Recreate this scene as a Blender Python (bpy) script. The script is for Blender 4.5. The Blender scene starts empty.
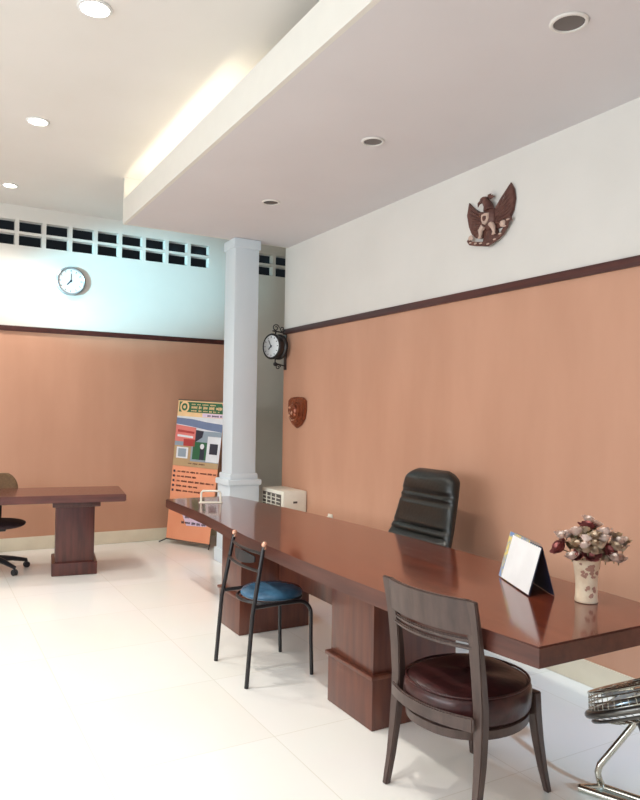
import bpy, bmesh, math, random
from mathutils import Vector, Matrix
random.seed(7)
C = bpy.context.scene.collection
S = bpy.context.scene
PI = math.pi

# ------------------------------------------------------------------ camera
H = 1.56
yaw, pitch, roll = .518, .017, .016
F = Vector((math.sin(yaw)*math.cos(pitch), math.cos(yaw)*math.cos(pitch), math.sin(pitch)))
r0 = Vector((math.cos(yaw), -math.sin(yaw), 0)); u0 = r0.cross(F)
r1 = math.cos(roll)*r0 + math.sin(roll)*u0
u1 = -math.sin(roll)*r0 + math.cos(roll)*u0
cd = bpy.data.cameras.new('camera'); cam = bpy.data.objects.new('camera', cd); C.objects.link(cam)
cd.sensor_fit = 'VERTICAL'; cd.sensor_height = 36; cd.sensor_width = 28.8; cd.lens = 700.87/800*36; cd.clip_start = .05
M3 = Matrix((r1, u1, -F)).transposed()
cam.matrix_world = Matrix.Translation((0, 0, H)) @ M3.to_4x4()
S.camera = cam

# ------------------------------------------------------------------ light and exposure
S.view_settings.view_transform = 'Standard'; S.view_settings.look = 'None'
S.view_settings.gamma = 1; S.view_settings.exposure = 0.0; S.view_settings.use_curve_mapping = False
w = bpy.data.worlds.new('world'); S.world = w; w.use_nodes = True
w.node_tree.nodes['Background'].inputs[0].default_value = (.72, .86, 1, 1)
w.node_tree.nodes['Background'].inputs[1].default_value = .4

def area(name, loc, direc, sx, sy, power, col, spread=PI):
    l = bpy.data.lights.new(name, 'AREA'); l.shape = 'RECTANGLE'; l.size = sx; l.size_y = sy
    l.energy = power; l.color = col; l.spread = spread
    o = bpy.data.objects.new(name, l); C.objects.link(o); o.location = loc
    o.rotation_euler = Vector(direc).to_track_quat('-Z', 'Y').to_euler()
    return o
area('daylight_front', (-.4, -3.3, 1.55), (0.05, 1, .02), 4.6, 2.6, 18, (.93, .97, 1))
area('daylight_side', (-3.75, 2.7, 2.05), (1, .3, .0), 6.0, 1.7, 225, (.88, .95, 1))
def spot(name, loc, target, power, col, ang, soft=.1):
    l = bpy.data.lights.new(name, 'SPOT'); l.energy = power; l.color = col; l.spot_size = math.radians(ang); l.spot_blend = 1; l.shadow_soft_size = soft
    o = bpy.data.objects.new(name, l); C.objects.link(o); o.location = loc
    o.rotation_euler = (Vector(target)-Vector(loc)).to_track_quat('-Z', 'Y').to_euler()
spot('added_cyan_wall_spot', (-3.7, 5.0, 2.2), (2.05, 8.25, 2.98), 3600, (.36, .84, 1), 14.5)  # narrow spot added to tint the white back wall cyan
spot('added_blue_floor_spot', (2.9, -3.4, 2.3), (3.1, 2.7, 0), 2100, (.50, .76, 1), 17, .1)  # spot added to lay a cool band on the floor beside the long table
DOWN_W = 120
TUBE_E = 16

# ------------------------------------------------------------------ materials
def lin(c):
    return tuple(((v/255)/12.92 if v/255 <= .04045 else ((v/255+.055)/1.055)**2.4) for v in c)
def mat(name, rgb, rough=.5, metal=0, rgb2=None, scale=8, stretch=(1,1,1), bump=0, emis=0, coat=0, detail=4, spec=.5, lo=.35, hi=.65, trans=0):
    m = bpy.data.materials.new(name); m.use_nodes = True
    nt = m.node_tree; b = nt.nodes['Principled BSDF']
    b.inputs['Roughness'].default_value = rough; b.inputs['Metallic'].default_value = metal
    b.inputs['Specular IOR Level'].default_value = spec
    c1 = (*lin(rgb), 1)
    tc = nt.nodes.new('ShaderNodeTexCoord'); mp = nt.nodes.new('ShaderNodeMapping')
    mp.inputs['Scale'].default_value = stretch
    nz = nt.nodes.new('ShaderNodeTexNoise'); nz.inputs['Scale'].default_value = scale; nz.inputs['Detail'].default_value = detail
    nt.links.new(tc.outputs['Object'], mp.inputs[0]); nt.links.new(mp.outputs[0], nz.inputs['Vector'])
    cr = nt.nodes.new('ShaderNodeValToRGB'); nt.links.new(nz.outputs['Fac'], cr.inputs[0])
    cr.color_ramp.elements[0].position = lo; cr.color_ramp.elements[1].position = hi
    cr.color_ramp.elements[0].color = c1
    cr.color_ramp.elements[1].color = (*lin(rgb2), 1) if rgb2 else (*[min(1, v*.93) for v in c1[:3]], 1)
    nt.links.new(cr.outputs[0], b.inputs['Base Color'])
    if bump:
        bp = nt.nodes.new('ShaderNodeBump'); bp.inputs['Strength'].default_value = bump; bp.inputs['Distance'].default_value = .01
        nt.links.new(nz.outputs['Fac'], bp.inputs['Height']); nt.links.new(bp.outputs[0], b.inputs['Normal'])
    if emis:
        b.inputs['Emission Color'].default_value = c1; b.inputs['Emission Strength'].default_value = emis
    if coat: b.inputs['Coat Weight'].default_value = coat; b.inputs['Coat Roughness'].default_value = .08
    if trans: b.inputs['Transmission Weight'].default_value = trans
    return m

white = mat('white_wall_paint', (226, 223, 217), .7, rgb2=(222, 219, 213), scale=2)
colm = mat('blue_lit_column_paint', (214, 224, 230), .6, rgb2=(211, 221, 228), scale=2)  # cool light falling on the column is put into this colour
greyp = mat('grey_wall_paint', (214, 208, 196), .7, scale=2)
ceilm = mat('ceiling_paint', (228, 224, 219), .8, rgb2=(225, 221, 215), scale=1.5)
soffm = mat('soffit_paint', (220, 216, 217), .8, rgb2=(217, 213, 214), scale=1.5)
lipm = mat('lip_paint', (228, 225, 217), .6, rgb2=(226, 223, 215))
terra = mat('terracotta_wallpaper', (207, 157, 130), .5, rgb2=(200, 150, 123), scale=3, stretch=(1, 1, .25), bump=.04)
trimm = mat('dark_trim_wood', (84, 40, 34), .45, rgb2=(62, 28, 26), scale=12, stretch=(1, .1, 4))
basem = mat('cream_baseboard', (238, 228, 206), .25, rgb2=(230, 219, 197), scale=5)
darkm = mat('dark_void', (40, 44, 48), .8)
glassm = mat('window_glass', (235, 245, 250), .02, trans=1)
framem = mat('white_frame_paint', (230, 230, 228), .4)
wood = mat('polished_red_wood', (128, 62, 42), .15, rgb2=(84, 38, 28), scale=5, stretch=(5, .5, 5), coat=.5, lo=.3, hi=.7)
woodd = mat('red_brown_wood', (108, 60, 44), .3, rgb2=(82, 44, 36), scale=5, stretch=(6, 6, .6), coat=.2, lo=.3, hi=.7)
woode = mat('shaded_table_edge_wood', (92, 52, 42), .35, rgb2=(72, 38, 32), scale=5, stretch=(5, .5, 5))  # darker copy of the table wood, shade on the side faces put into colour
woodm = mat('dark_mahogany', (90, 46, 40), .32, rgb2=(68, 34, 30), scale=5, stretch=(6, 6, .6), coat=.2)
woodmt = mat('dark_mahogany_top', (108, 58, 48), .25, rgb2=(80, 40, 36), scale=5, stretch=(.5, 5, 5), coat=.3)
chairw = mat('grey_brown_chair_wood', (84, 66, 60), .38, rgb2=(66, 50, 46), scale=6, stretch=(4, 4, 1), coat=.1)
burg = mat('burgundy_leather', (66, 32, 32), .3, rgb2=(50, 26, 26), scale=30, bump=.15)
blackl = mat('black_leather', (26, 27, 25), .3, rgb2=(26, 28, 25), scale=40, bump=.15)
blackm = mat('black_metal', (30, 27, 29), .35)
blackp = mat('black_plastic', (32, 32, 36), .4)
fabb = mat('dark_brown_fabric', (54, 36, 40), .8, rgb2=(44, 30, 34), scale=60)
fabo = mat('olive_brown_fabric', (118, 90, 62), .8, rgb2=(100, 76, 52), scale=60)
bluem = mat('blue_vinyl', (70, 112, 142), .25, rgb2=(58, 98, 128), scale=20, bump=.05)
brass = mat('copper_knob', (226, 176, 152), .2, metal=.6)
chrome = mat('chrome', (205, 202, 190), .18, metal=1)
greym = mat('grey_metal', (120, 118, 114), .3, metal=.9)
steel = mat('silver_rim', (170, 176, 182), .3, metal=.6)
dial = mat('white_dial', (240, 244, 246), .3)
carved = mat('carved_brown_wood', (106, 68, 58), .5, rgb2=(84, 50, 43), scale=30, bump=.4)
carvedl = mat('pale_carved_detail', (206, 178, 162), .5)
copperw = mat('copper_shield', (158, 88, 56), .3, rgb2=(118, 58, 38), scale=22, bump=.6, metal=.25)
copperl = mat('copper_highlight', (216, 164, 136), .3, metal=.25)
acw = mat('white_appliance_plastic', (240, 236, 222), .35)
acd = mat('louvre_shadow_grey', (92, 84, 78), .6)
cardw = mat('white_card', (244, 244, 244), .5)
navy = mat('navy_card', (34, 36, 58), .5)
photo = mat('calendar_print', (120, 150, 196), .5, rgb2=(226, 206, 120), scale=28, lo=.4, hi=.6)
vasem = mat('cream_vase', (240, 220, 192), .4, rgb2=(228, 202, 172), scale=30)
vased = mat('brown_vase_pattern', (178, 132, 114), .5)
rosem = mat('dusky_rose_petal', (182, 108, 104), .7, rgb2=(140, 76, 76), scale=40)
creamf = mat('cream_petal', (250, 236, 226), .7, rgb2=(240, 216, 206), scale=40)
sagef = mat('sage_petal', (224, 206, 178), .7, rgb2=(204, 178, 156), scale=40)
stemm = mat('dry_stem', (112, 100, 66), .7)
lensoff = mat('dark_lamp_glass', (96, 86, 82), .25)
lamp_on = mat('lamp_glow', (255, 250, 238), .5, emis=14)
tube_on = mat('tube_glow', (255, 246, 224), .5, emis=TUBE_E)
orange = mat('banner_orange', (240, 164, 128), .45, rgb2=(237, 157, 121), scale=3)
bcream = mat('banner_cream', (240, 206, 156), .45)
bgreen = mat('banner_green', (44, 104, 70), .45)
bblue = mat('banner_roof_blue', (112, 130, 164), .45)
bpink = mat('banner_pink', (222, 128, 122), .45)
bred = mat('banner_red', (176, 62, 62), .45)
bwhite = mat('banner_white', (226, 230, 236), .45)
bdark = mat('banner_dark', (44, 48, 64), .45)
btan = mat('banner_tan', (186, 158, 120), .45)
bgrey = mat('banner_grey', (150, 166, 180), .45)
btext = mat('banner_text_brown', (96, 48, 40), .45)
blilac = mat('banner_lilac', (226, 206, 230), .45)
swm = mat('socket_white', (246, 238, 226), .35)

# tiled floor
def floor_mat():
    m = bpy.data.materials.new('polished_tile_floor'); m.use_nodes = True
    nt = m.node_tree; b = nt.nodes['Principled BSDF']
    tc = nt.nodes.new('ShaderNodeTexCoord'); mp = nt.nodes.new('ShaderNodeMapping')
    mp.inputs['Location'].default_value = (-.71, .16, 0)
    br = nt.nodes.new('ShaderNodeTexBrick'); br.offset = 0; br.squash = 1
    br.inputs['Scale'].default_value = 1; br.inputs['Brick Width'].default_value = .8; br.inputs['Row Height'].default_value = .8
    br.inputs['Mortar Size'].default_value = .003; br.inputs['Mortar Smooth'].default_value = .4
    br.inputs['Color1'].default_value = (*lin((250, 249, 245)), 1); br.inputs['Color2'].default_value = (*lin((248, 246, 240)), 1)
    br.inputs['Mortar'].default_value = (*lin((234, 231, 222)), 1)
    nz = nt.nodes.new('ShaderNodeTexNoise'); nz.inputs['Scale'].default_value = 1.6; nz.inputs['Detail'].default_value = 6
    mx = nt.nodes.new('ShaderNodeMixRGB'); mx.blend_type = 'MULTIPLY'; mx.inputs[0].default_value = .07
    nt.links.new(tc.outputs['Object'], mp.inputs[0]); nt.links.new(mp.outputs[0], br.inputs['Vector']); nt.links.new(mp.outputs[0], nz.inputs['Vector'])
    nt.links.new(br.outputs['Color'], mx.inputs[1]); nt.links.new(nz.outputs['Color'], mx.inputs[2])
    nt.links.new(mx.outputs[0], b.inputs['Base Color'])
    b.inputs['Roughness'].default_value = .16; b.inputs['Specular IOR Level'].default_value = .5
    return m
floorm = floor_mat()

# ------------------------------------------------------------------ mesh helpers
def tf(bm, vs, M):
    if M is not None: bmesh.ops.transform(bm, matrix=M, verts=vs)
def setm(faces, mi):
    for f in faces: f.material_index = mi
def box(bm, x0, x1, y0, y1, z0, z1, bev=0, M=None, mi=0, seg=2):
    t = bmesh.new(); bmesh.ops.create_cube(t, size=1)
    for v in t.verts: v.co = Vector(((x0+x1)/2+v.co.x*(x1-x0), (y0+y1)/2+v.co.y*(y1-y0), (z0+z1)/2+v.co.z*(z1-z0)))
    if bev: bmesh.ops.bevel(t, geom=list(t.edges), offset=bev, segments=seg, affect='EDGES', profile=.6)
    merge(bm, t, M, mi)
def merge(bm, t, M=None, mi=0, keep=False):
    if M is not None: bmesh.ops.transform(t, matrix=M, verts=t.verts)
    mp = {v: bm.verts.new(v.co) for v in t.verts}
    for f in t.faces:
        try: n = bm.faces.new([mp[v] for v in f.verts])
        except ValueError: continue
        n.material_index = f.material_index if keep else mi
    t.free()
def rings(bm, rs, closed=True, cap=True, mi=0):
    vr = [[bm.verts.new(p) for p in r] for r in rs]; n = len(rs[0])
    for a, b in zip(vr, vr[1:]):
        for i in range(n if closed else n-1):
            f = bm.faces.new((a[i], a[(i+1) % n], b[(i+1) % n], b[i])); f.material_index = mi
    if cap:
        for r in (vr[0][::-1], vr[-1]):
            f = bm.faces.new(r); f.material_index = mi
    return vr
def tube(bm, pts, r, n=10, closed=False, mi=0, M=None, flat=None):
    """swept tube; r number or list; flat=(a,b) gives an oval or slab section (second axis kept near up)"""
    pts = [Vector(p) for p in pts]; N = len(pts); rs = []
    up = None
    for i, p in enumerate(pts):
        if closed: d = pts[(i+1) % N]-pts[i-1]
        else: d = pts[min(i+1, N-1)]-pts[max(i-1, 0)]
        d.normalize()
        if up is None:
            up = Vector((0, 0, 1)) if abs(d.z) < .9 else Vector((1, 0, 0))
        a = d.cross(up); a.normalize(); b = a.cross(d); b.normalize(); up = b
        rr = r[i] if isinstance(r, (list, tuple)) else r
        rs.append([p + a*math.cos(2*PI*k/n)*rr*(flat[0] if flat else 1) + b*math.sin(2*PI*k/n)*rr*(flat[1] if flat else 1) for k in range(n)])
    t = bmesh.new()
    if closed: rs.append(rs[0])
    rings(t, rs, cap=not closed)
    if closed: bmesh.ops.remove_doubles(t, verts=t.verts, dist=1e-6)
    merge(bm, t, M, mi)
def lathe(bm, prof, n=32, c=(0, 0, 0), mi=0, M=None, cap=True):
    t = bmesh.new()
    rings(t, [[(c[0]+r*math.cos(2*PI*k/n), c[1]+r*math.sin(2*PI*k/n), c[2]+z) for k in range(n)] for r, z in prof], cap=cap)
    merge(bm, t, M, mi)
def prism(bm, pts, z0, z1, M=None, mi=0, bev=0):
    t = bmesh.new()
    lo = [t.verts.new((x, y, z0)) for x, y in pts]; hi = [t.verts.new((x, y, z1)) for x, y in pts]
    n = len(pts)
    t.faces.new(lo[::-1]); t.faces.new(hi)
    for i in range(n): t.faces.new((lo[i], lo[(i+1) % n], hi[(i+1) % n], hi[i]))
    if bev:
        es = [e for e in t.edges if abs(e.verts[0].co.z-e.verts[1].co.z) < 1e-6]
        bmesh.ops.bevel(t, geom=es, offset=bev, segments=2, affect='EDGES')
    merge(bm, t, M, mi)
def quad(bm, ps, mi=0):
    f = bm.faces.new([bm.verts.new(p) for p in ps]); f.material_index = mi
def sphere(bm, c, r, sc=(1, 1, 1), n=12, mi=0, M=None):
    t = bmesh.new(); bmesh.ops.create_uvsphere(t, u_segments=n, v_segments=max(6, n//2+2), radius=r)
    for v in t.verts: v.co = Vector((c[0]+v.co.x*sc[0], c[1]+v.co.y*sc[1], c[2]+v.co.z*sc[2]))
    merge(bm, t, M, mi)
def obj(name, bm, mats, parent=None, angle=40, loc=None):
    bmesh.ops.recalc_face_normals(bm, faces=bm.faces)
    me = bpy.data.meshes.new(name); bm.to_mesh(me); bm.free()
    for m in (mats if isinstance(mats, (list, tuple)) else [mats]): me.materials.append(m)
    for p in me.polygons: p.use_smooth = True
    me.set_sharp_from_angle(angle=math.radians(angle))
    o = bpy.data.objects.new(name, me); C.objects.link(o)
    if parent: o.parent = parent
    if loc: o.location = loc
    return o
def tag(o, label, cat, group=None):
    o['label'] = label; o['category'] = cat
    if group: o['group'] = group
    return o
def thing(name, label, cat, loc=(0, 0, 0), rz=0, group=None):
    o = bpy.data.objects.new(name, None); C.objects.link(o); o.location = loc; o.rotation_euler = (0, 0, rz)
    o.empty_display_size = .1
    return tag(o, label, cat, group)
def dup(root, loc=None, rz=None, label=None):
    def cp(o, par):
        c = o.copy(); C.objects.link(c); c.parent = par
        for ch in list(o.children): cp(ch, c)
        return c
    r = cp(root, None)
    if loc is not None: r.location = loc
    if rz is not None: r.rotation_euler = (0, 0, rz)
    if label: r['label'] = label
    return r
def struct(name, bm, m, parent=None):
    o = obj(name, bm, m, parent)
    if parent is None: o['kind'] = 'structure'
    return o
B = bmesh.new

# ------------------------------------------------------------------ setting
XR, YE, YD, ZS, ZC, XS, ZL = 3.4, 6.77, 8.25, 3.32, 3.76, 1.638, 3.554
XL, YF, XX = -3.4, -3.0, 5.2
bm = B(); box(bm, XL-.2, XX+.2, YF-.2, YD+.4, -.1, 0); struct('floor', bm, floorm)
bm = B(); box(bm, XL-.2, XX+.2, YF-.2, YD+.4, ZC, ZC+.12); struct('ceiling', bm, ceilm)
# right wall: terracotta paper below the rail, white paint above
TZ = 2.42
bm = B(); box(bm, XR, XR+.15, YF, YE, 0, TZ, mi=1); box(bm, XR, XR+.15, YF, YE, TZ, ZC, mi=0)
struct('wall_right', bm, [white, terra])
bm = B(); box(bm, XR-.022, XR-.001, YF, YE, TZ-.035, TZ+.022, .004); struct('trim_1', bm, trimm)
bm = B(); box(bm, XR-.014, XR-.001, YF, YE, 0.001, .143, .003); struct('baseboard_right', bm, basem)
# back wall with real vent openings
vx = [-.53+.2775*i for i in range(14)]
vx = [.872-.2785*k for k in range(12, 0, -1)] + [.872+.2785*k for k in range(0, 9)] + [3.70, 3.98, 4.26]
def back_wall():
    bm = B(); y0, y1 = YD, YD+.10
    z0, z1 = 3.325, 3.60; zm0, zm1 = 3.450, 3.478
    XT = 3.42
    box(bm, XL-.15, XT, y0, y1, 0, TZ, mi=1); box(bm, XT, XX, y0, y1, 0, z0, mi=2)
    box(bm, XL-.15, XT, y0, y1, TZ, z0); box(bm, XL-.15, XT, y0, y1, z1, ZC); box(bm, XT, XX, y0, y1, z1, ZC, mi=2)
    g = .021
    xs = [x for x in vx]
    prev = XL-.15
    for i, x in enumerate(xs):
        a, b = x-g, x+g
        if abs(x-3.1) < .03: b = 3.70+g
        if i == 0: a = prev
        if abs(x-3.70) < .01: continue
        if i == len(xs)-1: b = XX
        box(bm, a, b, y0, y1, z0, z1, mi=2 if x > 3.5 else 0)
    for a, b in zip(xs, xs[1:]):
        if a > 3.05 and b < 3.75: continue
        box(bm, a+g, b-g, y0, y1, zm0, zm1, mi=2 if a > 3.5 else 0)
    return bm
struct('wall_back', back_wall(), [white, terra, greyp])
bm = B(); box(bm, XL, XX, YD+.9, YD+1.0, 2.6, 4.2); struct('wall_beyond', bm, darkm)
bm = B(); box(bm, XL, 3.40, YD-.022, YD-.001, TZ-.035, TZ+.022, .004); struct('trim_2', bm, trimm)
bm = B(); box(bm, XL, XX, YD-.014, YD-.001, 0.001, .143, .003); struct('baseboard_back', bm, basem)
# recess side walls behind the right wall
bm = B(); box(bm, XX, XX+.15, YE-.15, YD+.15, 0, ZC); box(bm, XR+.15, XX, YE-.15, YE, 0, ZC); struct('wall_recess', bm, greyp)
# left wall with a window
bm = B(); wy0, wy1, wz0, wz1 = -.3, 5.7, 1.2, 2.9
box(bm, XL-.15, XL, YF, wy0, 0, ZC); box(bm, XL-.15, XL, wy1, YD, 0, ZC)
box(bm, XL-.15, XL, wy0, wy1, 0, wz0); box(bm, XL-.15, XL, wy0, wy1, wz1, ZC); struct('wall_left', bm, white)
bm = B()
for y in (wy0, 1.2, 2.7, 4.2, wy1-.05): box(bm, XL-.1, XL-.05, y, y+.05, wz0, wz1)
for z in (wz0, wz1-.05): box(bm, XL-.1, XL-.05, wy0, wy1, z, z+.05)
struct('window_1', bm, framem)
# front wall with a wide shopfront opening, widened rightwards for the added blue spot
bm = B(); fx0, fx1, fz1 = -2.7, 3.2, 2.8
box(bm, XL-.15, fx0, YF-.15, YF, 0, ZC); box(bm, fx1, XR+.15, YF-.15, YF, 0, ZC); box(bm, fx0, fx1, YF-.15, YF, fz1, ZC); struct('wall_front', bm, white)
bm = B()
for x in (fx0, -1.2, .35, 1.9, fx1-.06): box(bm, x, x+.06, YF-.1, YF-.04, 0, fz1)
for z in (.001, fz1-.06): box(bm, fx0, fx1, YF-.1, YF-.04, z, z+.06)
struct('door_1', bm, framem)
# dropped ceiling with its lip and light trough
bm = B()
box(bm, XS+.0305, XR, YF, YE-.0705, ZS, ZS+.035, mi=0)
box(bm, XS, XS+.03, YF, YE-.0705, ZS, ZL, mi=1)
box(bm, 1.95, 1.98, YF, YE-.04, ZS+.035, ZC, mi=1)
box(bm, XS, XR, YE-.07, YE-.04, ZS, ZC, mi=1)
struct('ceiling_soffit', bm, [soffm, lipm])
# column
bm = B(); cx0, cx1, cy0, cy1 = 2.745, 3.012, 6.6, 6.87
box(bm, cx0, cx1, cy0, cy1, .9, ZC-.001 if False else ZS-.001, .012)
e = .03
box(bm, cx0-e, cx1+e, cy0-e, cy1+e, 0.001, .82, .008)
box(bm, cx0-.05, cx1+.05, cy0-.05, cy1+.05, .80, .86, .015)
box(bm, cx0-.02, cx1+.02, cy0-.02, cy1+.02, .855, .92, .018)
box(bm, cx0-.05, cx1+.05, cy0-.05, cy1+.05, 0.001, .14, .01)
box(bm, cx0-.015, cx1+.015, cy0-.015, cy1+.015, ZS-.10, ZS-.001, .012)
struct('column', bm, colm)

# ------------------------------------------------------------------ lamps
def ceiling_lamp(loc, label, on, r, group, i=0):
    t = thing('downlight', label, 'ceiling light', loc, 0, group)
    bm = B(); lathe(bm, [(r*.8, -.001), (r, -.001), (r, -.005), (r*.93, -.010), (r*.82, -.010), (r*.8, -.005), (r*.8, -.001)], 32, cap=False)
    obj('trim_ring', bm, framem if on else ceilm, t)
    bm = B(); lathe(bm, [(r*.80, -.0015), (r*.79, -.004), (0.002, -.0055)], 32)
    obj('lamp_glass', bm, lamp_on if on else lensoff, t)
    if on:
        l = bpy.data.lights.new('downlight_bulb', 'SPOT'); l.energy = DOWN_W; l.color = (1, .95, .87)
        l.spot_size = math.radians(125); l.spot_blend = .9; l.shadow_soft_size = .07
        o = bpy.data.objects.new('downlight_bulb', l); C.objects.link(o); o.parent = t; o.location = (0, 0, -.06)
    return t
ONG = 'lit downlights in the high ceiling'
ceiling_lamp((.723, 7.544, ZC), 'lit round downlight in high ceiling, nearest to the vented back wall', True, .075, ONG)
ceiling_lamp((.736, 5.737, ZC), 'lit round downlight in high ceiling, middle of the three glowing ones', True, .085, ONG)
ceiling_lamp((.785, 3.945, ZC), 'lit round downlight in high ceiling at the top edge of the photo', True, .095, ONG)
for x, y, lb in [(.80, 2.1, 'lit round downlight in high ceiling, the row lamp above the camera'), (-1.9, 7.0, 'lit round downlight in high ceiling by the left end of the vent row'),
                 (-1.9, 4.6, 'lit round downlight in high ceiling in the middle beside the left window'), (-1.9, 2.2, 'lit round downlight in high ceiling at the near end beside the left window')]:
    ceiling_lamp((x, y, ZC), lb, True, .085, ONG)
OFG = 'unlit downlights in the dropped ceiling'
ceiling_lamp((2.525, 5.318, ZS), 'small dark unlit downlight in dropped ceiling, farthest of the three', False, .078, OFG)
ceiling_lamp((2.508, 3.762, ZS), 'dark unlit downlight in dropped ceiling, middle of the three', False, .075, OFG)
ceiling_lamp((2.48, 2.158, ZS), 'dark unlit downlight in dropped ceiling above the garuda carving, nearest and largest', False, .085, OFG)
bm = B(); tube(bm, [(1.70, 4.15, 3.415), (1.70, 6.6, 3.415)], .014, 10)
t = thing('cove_tube_light', 'glowing tube lamp hidden behind the lip of dropped ceiling', 'light')
obj('glowing_tube', bm, tube_on, t)
bm = B(); box(bm, 1.68, 1.72, 4.12, 6.63, 3.355, 3.385); box(bm, 1.69, 1.71, 4.12, 4.15, 3.38, 3.43); box(bm, 1.69, 1.71, 6.6, 6.63, 3.38, 3.43); obj('tube_holder', bm, framem, t)

# ------------------------------------------------------------------ conference table
def smooth_poly(x_of_y, ys): return [(x_of_y(y), y) for y in ys]
t = thing('conference_table', 'very long polished red-brown wooden table on block pedestals along terracotta wall', 'table', (2.3, 3.93, 0))
y0, y1 = 1.73, 6.13; ym = (y0+y1)/2
KN = [(1.73, 1.872), (2.3, 1.825), (3.2, 1.803), (4.05, 1.820), (4.45, 1.852), (4.9, 1.893), (5.3, 1.914), (6.13, 1.925)]
def fx(y):
    for k in range(len(KN)-1):
        (a, va), (c, vc) = KN[k], KN[k+1]
        if y <= c+1e-6:
            h = c-a; u = (y-a)/h
            ma = (KN[k+1][1]-KN[max(0, k-1)][1])/(KN[k+1][0]-KN[max(0, k-1)][0]); mc = (KN[min(len(KN)-1, k+2)][1]-va)/(KN[min(len(KN)-1, k+2)][0]-a)
            return (2*u**3-3*u*u+1)*va+(u**3-2*u*u+u)*h*ma+(-2*u**3+3*u*u)*vc+(u**3-u*u)*h*mc
    return KN[-1][1]
bx_ = lambda y: 2.60+.15*(1-((y-ym+.4)/((y1-y0)/2+.4))**2)+.0
def backx(y):
    s = max(0, (y-y0)/(y1-y0)); return 2.70+.36*s*(1-s) - .17*s**2.2
N = 24
pts = [(fx(y0+(y1-y0)*i/N)-2.3, y0+(y1-y0)*i/N-3.93) for i in range(N+1)] + [(backx(y1-(y1-y0)*i/N)-2.3, y1-(y1-y0)*i/N-3.93) for i in range(N+1)]
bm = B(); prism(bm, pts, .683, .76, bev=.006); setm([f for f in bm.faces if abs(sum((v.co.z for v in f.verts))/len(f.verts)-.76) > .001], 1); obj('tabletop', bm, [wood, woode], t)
def pedestal(ya, yb, par, x0=1.95, x1=2.5):
    p = B()
    a, b, c, d = x0-2.3, x1-2.3, ya-3.93, yb-3.93
    box(p, a+.012, b-.012, c+.012, d-.012, .27, .684, .004)
    box(p, a, b, c, d, 0.001, .25, .006)
    o = obj('pedestal', p, woodd, par)
    q = B(); box(q, a-.014, b+.014, c-.014, d+.014, .25, .272, .008); obj('moulding', q, woodd, o)
    return o
pedestal(2.86, 3.29, t); pedestal(4.5, 4.88, t)
bm = B(); box(bm, 2.25-2.3, 2.28-2.3, 3.29-3.93, 4.5-3.93, .36, .684, .003); obj('modesty_panel', bm, woodd, t)
bm = B(); box(bm, 2.0-2.3, 2.45-2.3, 3.27-3.93, 4.52-3.93, .655, .684, .003); obj('under_rail', bm, woodd, t)

# ------------------------------------------------------------------ left table
ang = math.radians(-8.5)
t = thing('office_table', 'dark mahogany table on square pedestal in front of left back wall', 'table', (1.70, 6.63, 0), ang)
bm = B(); prism(bm, [(-1.9, 0), (0, 0), (.0, .74), (-1.9, .74)], .69, .76, bev=.008); obj('tabletop', bm, woodmt, t)
def ped2(xa, xb):
    p = B()
    ya, yb = .12, .62
    box(p, xa+.03, xb-.03, ya+.03, yb-.03, .11, .64, .004)
    o = obj('pedestal', p, woodm, t)
    q = B(); box(q, xa, xb, ya, yb, 0.001, .12, .01); obj('plinth', q, woodm, o)
    q = B(); box(q, xa, xb+.02, ya, yb, .635, .689, .008); obj('capital', q, woodm, o)
ped2(-.645, -.24); ped2(-1.72, -1.35)

# ------------------------------------------------------------------ superelliptic pad
def pad_ring(w, t0, t1, z, n=36, p=3.2, cx=0, cy=0):
    out = []
    for k in range(n):
        a = 2*PI*k/n; c, s = math.cos(a), math.sin(a)
        y = math.copysign(abs(c)**(2/p), c)*w; x = math.copysign(abs(s)**(2/p), s)
        x = x*(t1 if x > 0 else t0)
        out.append((cx+x, cy+y, z))
    return out

# ------------------------------------------------------------------ casters / star base
def star_base(par, m_base, m_wheel, zc=.42, r=.27, rz=0, hub_m=None):
    for k in range(5):
        a = rz+2*PI*k/5; ca, sa = math.cos(a), math.sin(a)
        b = B(); tube(b, [(.03*ca, .03*sa, .125), (r*.55*ca, r*.55*sa, .105), (r*ca, r*sa, .075)], [.03, .024, .017], 8)
        leg = obj('leg', b, m_base, par)
        b = B()
        for s in (-1, 1):
            M = Matrix.Translation((r*ca-sa*.013*s, r*sa+ca*.013*s, .03)) @ Matrix.Rotation(a, 4, 'Z') @ Matrix.Rotation(PI/2, 4, 'X')
            lathe(b, [(.008, -.009), (.024, -.009), (.029, -.004), (.029, .004), (.024, .009), (.008, .009)], 16, M=M)
        box(b, r*ca-.010, r*ca+.010, r*sa-.010, r*sa+.010, .03, .075, .003)
        obj('caster', b, m_wheel, leg)
    b = B(); lathe(b, [(.035, .09), (.04, .10), (.04, .15), (.024, .17), (.024, .30), (.015, .305), (.015, zc)], 20)
    obj('gas_column', b, m_base, par)

# black executive chair behind the table; local +x is the way the sitter faces
t = thing('executive_chair', 'black leather high-back office chair behind the long table', 'chair', (2.93, 3.83, 0), PI)
def backrest_exec():
    b = B(); rs = []
    n = 44; z0, z1 = .50, 1.175
    for i in range(n+1):
        s = i/n; z = z0+(z1-z0)*s
        w_ = .325-.065*max(0, s-.3)/.7
        if s > .88: w_ -= .10*((s-.88)/.12)**2.2
        if s < .05: w_ *= .9+.1*(s/.05)
        tt = 1.0
        for c, dpt in ((.36, .4), (.43, .35), (.69, .4), (.76, .45)):
            tt -= dpt*math.exp(-((s-c)/.018)**2)
        bulge = .055*tt+.012*math.sin(s*9)
        if s > .9: bulge *= math.sqrt(max(.02, 1-((s-.9)/.1)**2))
        bk = .05*(math.sqrt(max(.05, 1-((s-.9)/.1)**2)) if s > .9 else 1)
        rs.append(pad_ring(w_, bk, bulge, z, cx=.03-.26*s+.06*s*s, p=3.6))
    rings(b, rs); return b
obj('backrest', backrest_exec(), blackl, t, angle=70)
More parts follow.
